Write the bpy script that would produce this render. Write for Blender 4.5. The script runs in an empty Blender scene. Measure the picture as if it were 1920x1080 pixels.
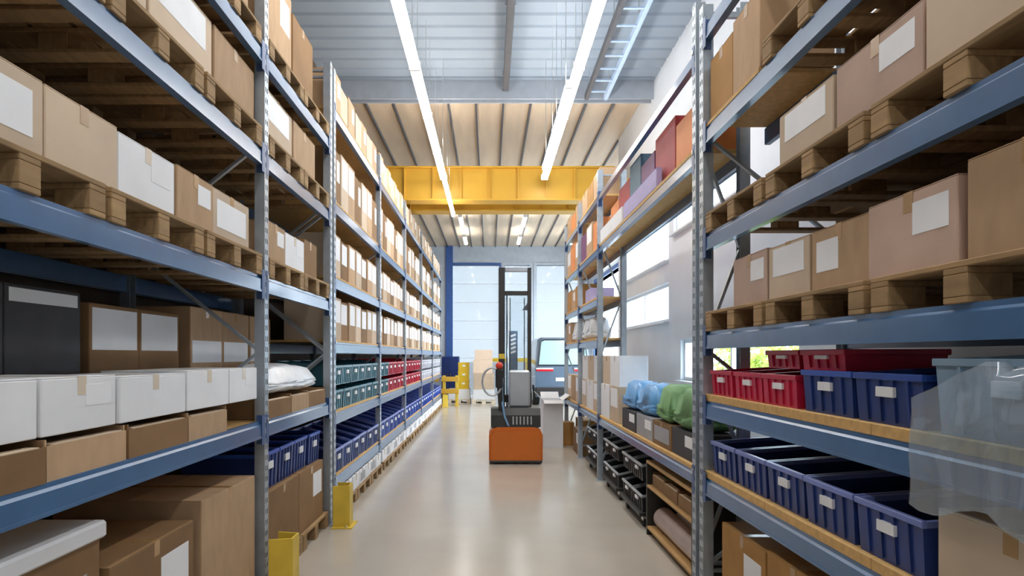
import bpy, bmesh, math, random
from mathutils import Vector, Matrix

random.seed(7)
R = random.Random(11)
S = bpy.context.scene
COL = S.collection
PI = math.pi

# ------------------------------------------------------------------ camera, sky, exposure
cam_data = bpy.data.cameras.new('camera')
cam_data.sensor_width = 36.0
cam_data.lens = 21.75
cam_data.shift_x = 0.0219
cam_data.shift_y = 0.0661
cam_data.clip_end = 500
cam = bpy.data.objects.new('camera', cam_data)
cam.location = (0, 0, 1.65)
cam.rotation_euler = (PI / 2, 0, 0)
COL.objects.link(cam)
S.camera = cam

world = bpy.data.worlds.new('overcast_sky')
S.world = world
world.use_nodes = True
bgn = world.node_tree.nodes['Background']
bgn.inputs[0].default_value = (0.78, 0.89, 1.0, 1)
bgn.inputs[1].default_value = 6.5

S.view_settings.view_transform = 'Standard'
S.view_settings.look = 'None'
S.view_settings.gamma = 1.0
S.view_settings.use_curve_mapping = False
S.view_settings.exposure = 0.55
S.cycles.use_denoising = True
S.cycles.max_bounces = 8
S.cycles.sample_clamp_indirect = 6.0

TUBE_POWER = 16.0

# ------------------------------------------------------------------ materials
def mat(name, col, rough=0.6, metal=0.0, var=0.12, scale=6.0, stretch=(1, 1, 1), bump=0.0, coat=0.0,
        emit=0.0, spec=0.5, fine=0.0):
    m = bpy.data.materials.new(name)
    m.use_nodes = True
    nt = m.node_tree
    b = nt.nodes['Principled BSDF']
    b.inputs['Roughness'].default_value = rough
    b.inputs['Metallic'].default_value = metal
    b.inputs['Specular IOR Level'].default_value = spec
    if coat:
        b.inputs['Coat Weight'].default_value = coat
        b.inputs['Coat Roughness'].default_value = 0.12
    if emit:
        b.inputs['Base Color'].default_value = (*col, 1)
        b.inputs['Emission Color'].default_value = (*col, 1)
        b.inputs['Emission Strength'].default_value = emit
        return m
    tc = nt.nodes.new('ShaderNodeTexCoord')
    mp = nt.nodes.new('ShaderNodeMapping')
    mp.inputs['Scale'].default_value = stretch
    oi = nt.nodes.new('ShaderNodeObjectInfo')
    no = nt.nodes.new('ShaderNodeTexNoise')
    no.inputs['Scale'].default_value = scale
    no.inputs['Detail'].default_value = 5
    addv = nt.nodes.new('ShaderNodeVectorMath')
    addv.operation = 'ADD'
    sc = nt.nodes.new('ShaderNodeVectorMath')
    sc.operation = 'SCALE'
    sc.inputs['Scale'].default_value = 13.0
    comb = nt.nodes.new('ShaderNodeCombineXYZ')
    for i in range(3):
        nt.links.new(oi.outputs['Random'], comb.inputs[i])
    nt.links.new(comb.outputs[0], sc.inputs[0])
    nt.links.new(tc.outputs['Object'], mp.inputs['Vector'])
    nt.links.new(mp.outputs[0], addv.inputs[0])
    nt.links.new(sc.outputs[0], addv.inputs[1])
    nt.links.new(addv.outputs[0], no.inputs['Vector'])
    ramp = nt.nodes.new('ShaderNodeValToRGB')
    ramp.color_ramp.elements[0].position = 0.3
    ramp.color_ramp.elements[1].position = 0.7
    lo = tuple(max(0, c * (1 - var)) for c in col)
    hi = tuple(min(1, c * (1 + var)) for c in col)
    ramp.color_ramp.elements[0].color = (*lo, 1)
    ramp.color_ramp.elements[1].color = (*hi, 1)
    nt.links.new(no.outputs['Fac'], ramp.inputs[0])
    hsv = nt.nodes.new('ShaderNodeHueSaturation')
    mr = nt.nodes.new('ShaderNodeMapRange')
    mr.inputs['To Min'].default_value = 1 - fine
    mr.inputs['To Max'].default_value = 1 + fine
    nt.links.new(oi.outputs['Random'], mr.inputs['Value'])
    nt.links.new(mr.outputs[0], hsv.inputs['Value'])
    nt.links.new(ramp.outputs[0], hsv.inputs['Color'])
    nt.links.new(hsv.outputs[0], b.inputs['Base Color'])
    if bump:
        bp = nt.nodes.new('ShaderNodeBump')
        bp.inputs['Strength'].default_value = bump
        bp.inputs['Distance'].default_value = 0.01
        nt.links.new(no.outputs['Fac'], bp.inputs['Height'])
        nt.links.new(bp.outputs[0], b.inputs['Normal'])
    return m

def glass_mat(name, tint, gloss=0.08, milk=0.0):
    m = bpy.data.materials.new(name)
    m.use_nodes = True
    nt = m.node_tree
    nt.nodes.clear()
    out = nt.nodes.new('ShaderNodeOutputMaterial')
    tr = nt.nodes.new('ShaderNodeBsdfTransparent')
    tr.inputs[0].default_value = (*tint, 1)
    gl = nt.nodes.new('ShaderNodeBsdfGlossy')
    gl.inputs['Roughness'].default_value = 0.03
    mx = nt.nodes.new('ShaderNodeMixShader')
    mx.inputs[0].default_value = gloss
    nt.links.new(tr.outputs[0], mx.inputs[1])
    nt.links.new(gl.outputs[0], mx.inputs[2])
    last = mx
    if milk:
        df = nt.nodes.new('ShaderNodeBsdfDiffuse')
        df.inputs[0].default_value = (0.85, 0.88, 0.9, 1)
        m2 = nt.nodes.new('ShaderNodeMixShader')
        m2.inputs[0].default_value = milk
        nt.links.new(mx.outputs[0], m2.inputs[1])
        nt.links.new(df.outputs[0], m2.inputs[2])
        last = m2
    nt.links.new(last.outputs[0], out.inputs[0])
    return m

M = {}
M['floor'] = mat('sealed_concrete', (0.52, 0.465, 0.39), 0.20, var=0.06, scale=1.3, bump=0.015, spec=0.7)
M['ceil'] = mat('grey_roof_sheet', (0.34, 0.40, 0.47), 0.6, var=0.05, scale=1.0, spec=.2)
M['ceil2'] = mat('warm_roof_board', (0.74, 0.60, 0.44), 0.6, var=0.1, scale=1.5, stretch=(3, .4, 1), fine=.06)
M['seam'] = mat('dark_seam_steel', (0.10, 0.10, 0.11), 0.5)
M['wall'] = mat('pale_blue_grey_wall', (0.76, 0.81, 0.86), 0.7, var=0.05, scale=1.2)
M['wall_dark'] = mat('wall_darkened_as_shade', (0.11, 0.075, 0.05), 0.8, var=0.1, scale=1.5)  # dark colour stands in for shade in the voids behind the left racks
M['lintel'] = mat('grey_blue_cladding', (0.56, 0.63, 0.72), 0.6, var=0.06)
M['frame'] = mat('white_window_frame', (0.75, 0.79, 0.83), 0.4, var=0.03)
M['glass'] = glass_mat('window_glass', (0.93, 0.97, 0.98), 0.06)
M['door'] = glass_mat('milky_door_glazing', (0.36, 0.37, 0.375), 0.02, 0.22)
M['screen'] = glass_mat('clear_screen', (0.90, 0.94, 0.96), 0.08)
M['film'] = glass_mat('milky_blue_film', (0.74, 0.84, 0.92), 0.06, 0.18)
M['van_glass'] = mat('teal_glass_painted_reflection', (0.42, 0.68, 0.66), 0.05, var=0.03, coat=.5)  # opaque teal panel, its bright reflection put into the base colour
M['blue_frame'] = mat('blue_door_frame', (0.05, 0.13, 0.40), 0.4, var=0.06)
M['steel_beam'] = mat('grey_roof_steel', (0.42, 0.46, 0.52), 0.5, var=0.06)
M['beam'] = mat('blue_rack_paint', (0.055, 0.145, 0.30), 0.28, var=0.08, scale=9, coat=0.45)
M['upright'] = mat('galvanised_upright', (0.40, 0.45, 0.50), 0.38, metal=0.55, var=0.1, scale=12)
M['conn'] = mat('beam_end_plate', (0.05, 0.10, 0.24), 0.4, var=0.1)
M['clip'] = mat('zinc_pin', (0.7, 0.7, 0.66), 0.3, metal=0.9)
M['deck'] = mat('chipboard_deck', (0.62, 0.38, 0.14), 0.7, var=0.14, scale=30)
M['ply'] = mat('plywood_shelf', (0.46, 0.27, 0.10), 0.65, var=0.15, scale=12, stretch=(1, .2, 1))
M['guard'] = mat('yellow_guard_paint', (0.72, 0.50, 0.05), 0.45, var=0.1)
M['crane'] = mat('yellow_crane_paint', (0.68, 0.39, 0.04), 0.45, var=0.04, scale=2)
M['wood'] = mat('pallet_wood', (0.34, 0.215, 0.10), 0.8, var=0.22, scale=7, stretch=(6, .6, 3), fine=.15)
M['wood_pale'] = mat('pale_pallet_wood', (0.72, 0.63, 0.50), 0.8, var=0.12, scale=7, stretch=(6, .6, 3), fine=.1)
M['card'] = mat('tan_cardboard', (0.47, 0.31, 0.18), 0.85, var=0.08, scale=5, stretch=(1, 3, 1), fine=.16)
M['card_d'] = mat('brown_cardboard', (0.25, 0.14, 0.06), 0.85, var=0.1, scale=5, fine=.15)
M['card_p'] = mat('pale_cardboard', (0.60, 0.47, 0.34), 0.8, var=0.07, scale=4, fine=.1)
M['card_a'] = mat('amber_cardboard', (0.42, 0.215, 0.06), 0.8, var=0.1, scale=4, fine=.15)
M['card_w'] = mat('white_carton_board', (0.80, 0.81, 0.83), 0.6, var=0.04, scale=4, fine=.05)
M['card_pink'] = mat('pinkish_cardboard', (0.52, 0.37, 0.29), 0.8, var=0.1, scale=4, fine=.1)
M['card_blk'] = mat('charcoal_carton_board', (0.05, 0.048, 0.055), 0.7, var=0.15)
M['peach'] = mat('peach_carton_board', (0.85, 0.66, 0.50), 0.8, var=0.05)
M['tape'] = mat('brown_packing_tape', (0.42, 0.25, 0.11), 0.25, var=0.05)
M['tape_c'] = mat('clear_packing_tape', (0.66, 0.55, 0.42), 0.2, var=0.05)
M['label'] = mat('white_paper_label', (0.84, 0.85, 0.87), 0.6, var=0.03)
M['label_g'] = mat('grey_printed_panel', (0.36, 0.36, 0.38), 0.6, var=0.05)
M['navy'] = mat('navy_plastic', (0.018, 0.045, 0.20), 0.35, var=0.1, fine=.2)
M['blue'] = mat('royal_blue_plastic', (0.03, 0.09, 0.42), 0.35, var=0.1, fine=.2)
M['lav'] = mat('lavender_blue_plastic', (0.19, 0.25, 0.60), 0.35, var=0.1, fine=.1)
M['teal'] = mat('teal_plastic', (0.035, 0.16, 0.22), 0.35, var=0.1, fine=.25)
M['red'] = mat('crimson_plastic', (0.50, 0.012, 0.05), 0.35, var=0.1, fine=.2)
M['pinkw'] = mat('pale_grey_plastic', (0.60, 0.60, 0.66), 0.4, var=0.06, fine=.1)
M['skyp'] = mat('pale_blue_grey_plastic', (0.24, 0.36, 0.48), 0.35, var=0.07)
M['black'] = mat('black_plastic', (0.020, 0.020, 0.022), 0.4, var=0.2)
M['blackm'] = mat('black_steel', (0.030, 0.029, 0.027), 0.45, var=0.15)
M['chrome'] = mat('chromed_rod', (0.78, 0.80, 0.83), 0.12, metal=1.0, var=0.02)
M['silver'] = mat('silver_panel', (0.50, 0.53, 0.56), 0.35, metal=0.4, var=0.04)
M['orange'] = mat('orange_machine_paint', (0.62, 0.15, 0.012), 0.4, var=0.06, scale=3)
M['redp'] = mat('red_button', (0.75, 0.05, 0.02), 0.35, var=0.03)
M['hose'] = mat('blue_hose', (0.20, 0.38, 0.62), 0.4, var=0.05)
M['green'] = mat('green_sack', (0.16, 0.33, 0.13), 0.6, var=0.15, scale=14, bump=.3, fine=.12)
M['bluebag'] = mat('sky_blue_film', (0.14, 0.38, 0.72), 0.3, var=0.15, scale=14, bump=.3, fine=.12)
M['whitebag'] = mat('white_film', (0.80, 0.83, 0.87), 0.3, var=0.06, scale=14, bump=.3)
M['cred'] = mat('deep_red_carton', (0.36, 0.03, 0.035), 0.6, var=0.08)
M['corange'] = mat('orange_carton', (0.72, 0.25, 0.07), 0.6, var=0.08)
M['cpurple'] = mat('plum_carton', (0.16, 0.05, 0.15), 0.6, var=0.08)
M['clav'] = mat('lavender_carton', (0.42, 0.37, 0.62), 0.6, var=0.06)
M['cteal'] = mat('slate_teal_carton', (0.07, 0.15, 0.21), 0.6, var=0.06)
M['foil'] = mat('dull_pink_foil_roll', (0.44, 0.34, 0.30), 0.35, var=0.08)
M['vanbody'] = mat('slate_blue_van_paint', (0.10, 0.15, 0.22), 0.25, var=0.03, coat=.5)
M['taill'] = mat('red_tail_lens', (0.65, 0.02, 0.03), 0.15, var=0.02)
M['rubber'] = mat('tyre_rubber', (0.02, 0.02, 0.02), 0.8)
M['ground'] = mat('pale_yard_paving', (0.42, 0.43, 0.44), 0.8, var=0.08, scale=.6)
M['leaf'] = mat('lime_green_leaf', (0.42, 0.52, 0.05), 0.5, var=0.25, scale=3)
M['twig'] = mat('hedge_stem', (0.12, 0.08, 0.04), 0.8)
M['banner'] = mat('slate_blue_banner', (0.07, 0.13, 0.22), 0.5, var=0.04)
M['yplast'] = mat('yellow_plastic', (0.85, 0.58, 0.03), 0.4, var=0.06)
M['cabletray'] = mat('pale_blue_cable_tray', (0.48, 0.62, 0.82), 0.4, var=0.04)
M['tube'] = mat('lit_tube', (1.0, 0.975, 0.94), emit=TUBE_POWER)
M['lamp_body'] = mat('white_lamp_body', (0.78, 0.78, 0.76), 0.4, var=0.02)

# ------------------------------------------------------------------ mesh helpers
def box(bm, x0, x1, y0, y1, z0, z1, c=0.0):
    if c <= 0:
        v = [bm.verts.new(p) for p in ((x0, y0, z0), (x1, y0, z0), (x1, y1, z0), (x0, y1, z0),
                                       (x0, y0, z1), (x1, y0, z1), (x1, y1, z1), (x0, y1, z1))]
        for f in ((0, 3, 2, 1), (4, 5, 6, 7), (0, 1, 5, 4), (1, 2, 6, 5), (2, 3, 7, 6), (3, 0, 4, 7)):
            bm.faces.new([v[i] for i in f])
        return
    c = min(c, (x1 - x0) * .45, (y1 - y0) * .45, (z1 - z0) * .45)
    pts = {}
    for sx in (0, 1):
        for sy in (0, 1):
            for sz in (0, 1):
                X, Y, Z = (x0, x1)[sx], (y0, y1)[sy], (z0, z1)[sz]
                ix, iy, iz = (1 - 2 * sx) * c, (1 - 2 * sy) * c, (1 - 2 * sz) * c
                pts[sx, sy, sz, 0] = bm.verts.new((X, Y + iy, Z + iz))
                pts[sx, sy, sz, 1] = bm.verts.new((X + ix, Y, Z + iz))
                pts[sx, sy, sz, 2] = bm.verts.new((X + ix, Y + iy, Z))
    fs = []
    for s in (0, 1):
        fs.append([pts[s, 0, 0, 0], pts[s, 1, 0, 0], pts[s, 1, 1, 0], pts[s, 0, 1, 0]])
        fs.append([pts[0, s, 0, 1], pts[1, s, 0, 1], pts[1, s, 1, 1], pts[0, s, 1, 1]])
        fs.append([pts[0, 0, s, 2], pts[1, 0, s, 2], pts[1, 1, s, 2], pts[0, 1, s, 2]])
    for a in (0, 1):
        for b in (0, 1):
            fs.append([pts[0, a, b, 1], pts[1, a, b, 1], pts[1, a, b, 2], pts[0, a, b, 2]])
            fs.append([pts[a, 0, b, 0], pts[a, 1, b, 0], pts[a, 1, b, 2], pts[a, 0, b, 2]])
            fs.append([pts[a, b, 0, 0], pts[a, b, 1, 0], pts[a, b, 1, 1], pts[a, b, 0, 1]])
    for a in (0, 1):
        for b in (0, 1):
            for d in (0, 1):
                fs.append([pts[a, b, d, 0], pts[a, b, d, 1], pts[a, b, d, 2]])
    for f in fs:
        bm.faces.new(f)

def tube(bm, path, r, n=8, cap=True):
    rings = []
    path = [Vector(p) for p in path]
    for i, p in enumerate(path):
        if i == 0:
            t = path[1] - p
        elif i == len(path) - 1:
            t = p - path[i - 1]
        else:
            t = path[i + 1] - path[i - 1]
        t.normalize()
        u = t.cross(Vector((0, 0, 1)))
        if u.length < 1e-3:
            u = t.cross(Vector((0, 1, 0)))
        u.normalize()
        w = t.cross(u)
        rr = r[i] if isinstance(r, (list, tuple)) else r
        rings.append([bm.verts.new(p + rr * (math.cos(2 * PI * k / n) * u + math.sin(2 * PI * k / n) * w)) for k in range(n)])
    for a, b in zip(rings, rings[1:]):
        for k in range(n):
            bm.faces.new((a[k], a[(k + 1) % n], b[(k + 1) % n], b[k]))
    if cap:
        bm.faces.new(rings[0][::-1])
        bm.faces.new(rings[-1])

def bar(bm, p, q, w, h):
    """square bar between two points"""
    p, q = Vector(p), Vector(q)
    t = (q - p).normalized()
    u = t.cross(Vector((0, 0, 1)))
    if u.length < 1e-3:
        u = Vector((1, 0, 0))
    u.normalize()
    v = t.cross(u)
    rings = []
    for c in (p, q):
        rings.append([bm.verts.new(c + a * u * w / 2 + b * v * h / 2) for a, b in ((-1, -1), (1, -1), (1, 1), (-1, 1))])
    a, b = rings
    for k in range(4):
        bm.faces.new((a[k], a[(k + 1) % 4], b[(k + 1) % 4], b[k]))
    bm.faces.new(a[::-1])
    bm.faces.new(b)

def extrude_y(bm, prof, y0, y1):
    a = [bm.verts.new((x, y0, z)) for x, z in prof]
    b = [bm.verts.new((x, y1, z)) for x, z in prof]
    n = len(prof)
    for k in range(n):
        bm.faces.new((a[k], a[(k + 1) % n], b[(k + 1) % n], b[k]))
    bm.faces.new(a)
    bm.faces.new(b[::-1])

def extrude_x(bm, prof, x0, x1):
    a = [bm.verts.new((x0, y, z)) for y, z in prof]
    b = [bm.verts.new((x1, y, z)) for y, z in prof]
    n = len(prof)
    for k in range(n):
        bm.faces.new((a[k], a[(k + 1) % n], b[(k + 1) % n], b[k]))
    bm.faces.new(a)
    bm.faces.new(b[::-1])

def finish(bm, name, m, smooth=False):
    bmesh.ops.recalc_face_normals(bm, faces=bm.faces)
    me = bpy.data.meshes.new(name)
    bm.to_mesh(me)
    bm.free()
    me.materials.append(m)
    if smooth:
        for p in me.polygons:
            p.use_smooth = True
    return me

def link(name, me, parent=None, loc=None, rot=None):
    o = bpy.data.objects.new(name, me)
    COL.objects.link(o)
    if parent:
        o.parent = parent
    if loc:
        o.location = loc
    if rot:
        o.rotation_euler = rot
    return o

def part(name, fn, m, parent=None, smooth=False):
    bm = bmesh.new()
    fn(bm)
    return link(name, finish(bm, name, m, smooth), parent)

def bpart(name, m, parent, x0, x1, y0, y1, z0, z1, c=0.004):
    return part(name, lambda bm: box(bm, x0, x1, y0, y1, z0, z1, c), m, parent)

def empty(name, loc=(0, 0, 0), rz=0.0):
    o = bpy.data.objects.new(name, None)
    o.empty_display_size = 0.1
    COL.objects.link(o)
    o.location = loc
    o.rotation_euler = (0, 0, rz)
    return o

def tag(o, label, cat, group=None):
    o['label'] = label
    o['category'] = cat
    if group:
        o['group'] = group
    return o

def struct(o):
    o['kind'] = 'structure'
    return o

def copy_tree(o, parent=None):
    c = o.copy()
    COL.objects.link(c)
    if parent:
        c.parent = parent
    for k in list(CH.get(o, ())) if o in CH else [x for x in o.children]:
        copy_tree(k, c)
    return c
CH = {}

def drop_tree(o):
    for k in list(o.children):
        drop_tree(k)
    bpy.data.objects.remove(o)

ORD = ['', 'first', 'second', 'third', 'fourth', 'fifth', 'sixth', 'seventh', 'eighth', 'ninth', 'tenth',
       'eleventh', 'twelfth', 'thirteenth', 'fourteenth', 'fifteenth', 'sixteenth', 'seventeenth']

# ------------------------------------------------------------------ setting
XL, XR, YB, YE, ZC = -2.75, 2.75, -5.0, 26.0, 6.25
XR2, YJ = 4.3, 13.2     # the hall widens to the right past the racks

f = struct(part('floor', lambda bm: (box(bm, XL, XR, YB, YE, -0.2, 0), box(bm, XR, XR2, YJ, YE, -0.2, 0)), M['floor']))

ceil = struct(part('ceiling', lambda bm: (box(bm, XL, XR, YB, YE, ZC + .05, ZC + .25), box(bm, XR, XR2, YJ, YE, ZC + .05, ZC + .25)), M['ceil']))
# near half: broad grey roof sheets, crosswise
y = YB
k = 0
while y < 10.3:
    y1 = min(y + 1.27, 10.35)
    def sheet(bm, y=y, y1=y1):
        prof = []
        n = 4
        w = (y1 - .012 - y) / n
        prof.append((y, ZC + .05))
        for i in range(n):
            a = y + i * w
            prof += [(a, ZC + .035), (a + w * .12, ZC), (a + w * .88, ZC), (a + w, ZC + .035)]
        prof.append((y1 - .012, ZC + .05))
        extrude_x(bm, prof, XL, XR)
    part('roof_sheet', sheet, M['ceil'], ceil)
    y = y1
# far half: warm boards with dark seams running along the aisle
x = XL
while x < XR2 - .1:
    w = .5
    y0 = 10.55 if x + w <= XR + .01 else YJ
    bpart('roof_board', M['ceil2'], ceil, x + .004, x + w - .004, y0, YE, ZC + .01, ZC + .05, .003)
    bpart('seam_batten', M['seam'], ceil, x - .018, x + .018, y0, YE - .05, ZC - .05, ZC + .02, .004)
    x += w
struct(part('trim_1', lambda bm: (box(bm, XL, XR, 10.35, 10.38, ZC - .30, ZC + .03), box(bm, XL, XR, 10.52, 10.55, ZC - .30, ZC + .03),
                                  box(bm, XL, XR, 10.38, 10.52, ZC - .18, ZC - .165)), M['steel_beam']))

def wall_holes_y(bm, x0, x1, ya, yb, z0, z1, holes):
    """wall running along y; holes = (y0,y1,z0,z1)"""
    ys = sorted({ya, yb, *[h[0] for h in holes], *[h[1] for h in holes]})
    for a, b in zip(ys, ys[1:]):
        zs = sorted((h[2], h[3]) for h in holes if h[0] <= a and h[1] >= b)
        z = z0
        for u, v in zs:
            if u > z:
                box(bm, x0, x1, a, b, z, u)
            z = v
        if z < z1:
            box(bm, x0, x1, a, b, z, z1)

WIN = [(6.6, 9.25, 3.45, 4.7), (9.5, 12.9, 3.12, 4.7), (9.5, 12.9, 2.18, 2.78), (5.5, 8.9, 1.30, 1.88)]
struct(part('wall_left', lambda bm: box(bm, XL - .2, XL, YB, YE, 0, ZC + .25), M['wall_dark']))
struct(part('wall_right', lambda bm: wall_holes_y(bm, XR, XR + .2, YB, YJ, 0, ZC + .25, WIN), M['wall']))
struct(part('wall_right_return', lambda bm: box(bm, XR + .2, XR2 + .2, YJ - .2, YJ, 0, ZC + .25), M['wall']))
DOCK_ADDED = (15.0, 25.2, 0, 4.6)  # unseen opening, added to let daylight onto the far floor and racks
struct(part('wall_right_rear', lambda bm: wall_holes_y(bm, XR2, XR2 + .2, YJ, YE, 0, ZC + .25, [DOCK_ADDED]), M['wall']))
struct(part('trim_4', lambda bm: (box(bm, XR2 - .04, XR2 + .22, 14.85, 15.0, 0, 4.75), box(bm, XR2 - .04, XR2 + .22, 25.2, 25.35, 0, 4.75), box(bm, XR2 - .04, XR2 + .22, 15.0, 25.2, 4.6, 4.75)), M['blue_frame']))  # frame of the added dock opening
struct(part('wall_near', lambda bm: box(bm, XL - .2, XR + .2, YB - .2, YB, 0, ZC + .25), M['wall']))
DOORS = [(-1.57, 0.43), (0.62, 1.72), (1.95, 3.95)]
ZD = 5.45
def far_wall(bm):
    xs = [XL - .2] + [v for d in DOORS for v in d] + [XR2 + .2]
    for a, b in zip(xs[::2], xs[1::2]):
        box(bm, a, b, YE, YE + .25, 0, ZD)
    box(bm, XL - .2, XR2 + .2, YE, YE + .25, ZD, ZC + .25)
struct(part('wall_far', far_wall, M['lintel']))

for i, (a, b, c, d) in enumerate(WIN):
    w = struct(empty('window_%d' % (i + 1), (XR + .1, (a + b) / 2, c)))
    hy, hz = (b - a) / 2, d - c
    def fr(bm, hy=hy, hz=hz):
        box(bm, -.05, .05, -hy, hy, 0, .05)
        box(bm, -.05, .05, -hy, hy, hz - .05, hz)
        box(bm, -.05, .05, -hy, -hy + .05, .05, hz - .05)
        box(bm, -.05, .05, hy - .05, hy, .05, hz - .05)
    part('window_frame', fr, M['frame'], w)
    n = 2
    for q in range(n):
        y0 = -hy + .05 + q * (2 * hy - .1) / n
        y1 = y0 + (2 * hy - .1) / n
        if q:
            bpart('mullion', M['frame'], w, -.04, .04, y0 - .02, y0 + .02, .05, hz - .05)
        bpart('pane', M['glass'], w, -.004, .004, y0 + (.02 if q else 0), y1 - (.02 if q < n - 1 else 0), .05, hz - .05, 0)
    bpart('window_sill', M['frame'], w, -.18, -.05, -hy, hy, -.03, 0.0)

for i, (a, b) in enumerate(DOORS):
    d = struct(empty('door_%d' % (i + 1), ((a + b) / 2, YE + .1, 0)))
    h = (b - a) / 2
    n = 7
    for q in range(n):
        z0, z1 = q * ZD / n, (q + 1) * ZD / n
        bpart('door_panel', M['door'], d, -h + .03, h - .03, -.003, .003, z0 + .008, z1 - .008, 0)
        bpart('panel_rail', M['frame'], d, -h + .03, h - .03, -.012, .012, z1 - .008, min(z1 + .008, ZD), .003)
    def jamb(bm, h=h):
        box(bm, -h - .10, -h + .03, -.14, -.02, 0, ZD + .1)
        box(bm, h - .03, h + .10, -.14, -.02, 0, ZD + .1)
        box(bm, -h + .03, h - .03, -.14, -.02, ZD, ZD + .1)
    if i == 0:
        def jamb(bm, h=h):
            box(bm, -h - .27, -h + .03, -.16, -.02, 0, ZD + .95)
            box(bm, h - .03, h + .05, -.14, -.02, 0, ZD + .1)
            box(bm, -h + .03, h - .03, -.14, -.02, ZD, ZD + .1)
    part('door_frame', jamb, M['blue_frame'] if i == 0 else M['lintel'], d)
    bpart('bottom_seal', M['black'], d, -h + .03, h - .03, -.015, .015, 0, .02)

struct(part('ground', lambda bm: (box(bm, -60, 60, YE + .25, 160, -.25, -.05), box(bm, XR2 + .2, 60, YB - 20, YE + .25, -.25, -.05),
                                  box(bm, XR + .2, XR2 + .2, YB - 20, YJ - .2, -.25, -.05)), M['ground']))

# crane runway rails on wall brackets
for i, sx in enumerate((-1, 1)):
    def rail(bm, sx=sx):
        xw = sx * 2.75
        xi = sx * 2.45
        yy = 11.2
        while yy < 13.1:
            box(bm, min(xw, xi), max(xw, xi), yy, yy + .08, 4.42, 4.50)
            yy += .85
        box(bm, min(sx * 2.47, sx * 2.67), max(sx * 2.47, sx * 2.67), 11.1, 13.19, 4.50, 4.58)
        box(bm, min(sx * 2.55, sx * 2.60), max(sx * 2.55, sx * 2.60), 11.1, 13.19, 4.58, 4.62)
    struct(part('trim_%d' % (i + 2), rail, M['steel_beam']))

# ------------------------------------------------------------------ overhead crane
cr = tag(empty('overhead_crane', (0, 12.3, 4.62)), 'yellow twin-girder overhead crane bridge spanning the aisle below the roof', 'crane')
for yy in (-.2, .8 - .12):
    def girder(bm, yy=yy):
        box(bm, -2.42, 2.42, yy - .10, yy + .10, .06, .66, .004)
    g = part('girder', girder, M['crane'], cr)
    bpart('flange', M['crane'], g, -2.42, 2.42, yy - .17, yy + .17, .66, .69, .004)
    bpart('flange', M['crane'], g, -2.42, 2.42, yy - .17, yy + .17, .03, .06, .004)
    for q in range(9):
        x = -2.2 + q * .55
        bpart('stiffener', M['crane'], g, x - .008, x + .008, yy - .15, yy - .10, .06, .66, 0)
for sx in (-1, 1):
    c = part('end_carriage', lambda bm: box(bm, sx * 2.57 - .13, sx * 2.57 + .13, -.55, .82, .08, .40, .01), M['crane'], cr)
    for yy in (-.35, .62):
        def wh(bm, yy=yy):
            tube(bm, [(sx * 2.575 - .03, yy, .09), (sx * 2.575 + .03, yy, .09)], .09, 16)
        part('wheel', wh, M['blackm'], c)

# ------------------------------------------------------------------ lights under the roof
def make_lamp(width, L=1.5):
    o = empty('strip_light')
    w = width / 2
    def hs(bm):
        prof = [(-w * .35, .05), (-w * .35, .085), (w * .35, .085), (w * .35, .05)]
        extrude_y(bm, prof, -L / 2 + .02, L / 2 - .02)
    part('housing', hs, M['lamp_body'], o)
    def df(bm):
        prof = [(w * math.cos(PI * .90 + t * PI * 1.20 / 12) * .98, .03 + .04 * math.sin(PI * .90 + t * PI * 1.20 / 12)) for t in range(13)]
        extrude_y(bm, prof, -L / 2 + .02, L / 2 - .02)
    part('diffuser', df, M['tube'], o)
    for s in (-1, 1):
        bpart('end_cap', M['lamp_body'], o, -w, w, s * (L / 2 - .01) - .01, s * (L / 2 - .01) + .01, -.012, .088, .004)
    return o
lampA, lampB = make_lamp(.13), make_lamp(.075)
def lamps(proto, x, ya, n, z, word, side, cat='light'):
    for i in range(n):
        o = copy_tree(proto)
        yy = ya + 1.5 * i + .75
        o.location = (x, yy, z)
        for s in (-.5, .5):
            part('suspension_wire', lambda bm: tube(bm, [(0, s, .085), (0, s, ZC - z - .001)], .003, 5), M['clip'], o)
        which = ORD[i + 1] if i < len(ORD) else 'far'
        tag(o, '%s, %s from camera' % (word, which), 'light', 'strip lights in the %s row' % side)
lamps(lampA, -.87, 2.7, 6, 4.98, 'wide lit strip light in the left ceiling row', 'wide left')
lamps(lampA, 1.04, 2.7, 6, 4.98, 'wide lit strip light in the right ceiling row', 'wide right')
lamps(lampB, -.72, 9.3, 2, 4.42, 'thin lower strip light below the left row', 'thin left')
lamps(lampB, .87, 6.8, 2, 4.60, 'thin lower strip light beside the right row', 'thin right')
# the rows go on behind the photographer
for i in range(4):
    for x, sd in ((-.87, 'left'), (1.04, 'right')):
        o = copy_tree(lampA)
        o.location = (x, -4.2 + 1.5 * i + .75, 4.98)
        for s in (-.5, .5):
            part('suspension_wire', lambda bm: tube(bm, [(0, s, .085), (0, s, ZC - 4.98 - .001)], .003, 5), M['clip'], o)
        tag(o, 'wide strip light behind the camera, %s row, %s from near wall' % (sd, ORD[i + 1]), 'light', 'strip lights behind the camera')
# lamps of the wider dispatch area at the far end
for i in range(3):
    for x, sd in ((-.9, 'left'), (1.1, 'middle'), (3.1, 'right')):
        o = copy_tree(lampA)
        o.location = (x, 16.5 + 3.2 * i, 5.9)
        for s in (-.5, .5):
            part('suspension_wire', lambda bm: tube(bm, [(0, s, .085), (0, s, ZC - 5.9 + .008)], .003, 5), M['clip'], o)
        tag(o, 'high strip light behind the yellow crane, %s row, %s from crane' % (sd, ORD[i + 1]), 'light', 'strip lights beyond the crane')
drop_tree(lampA); drop_tree(lampB)

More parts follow.
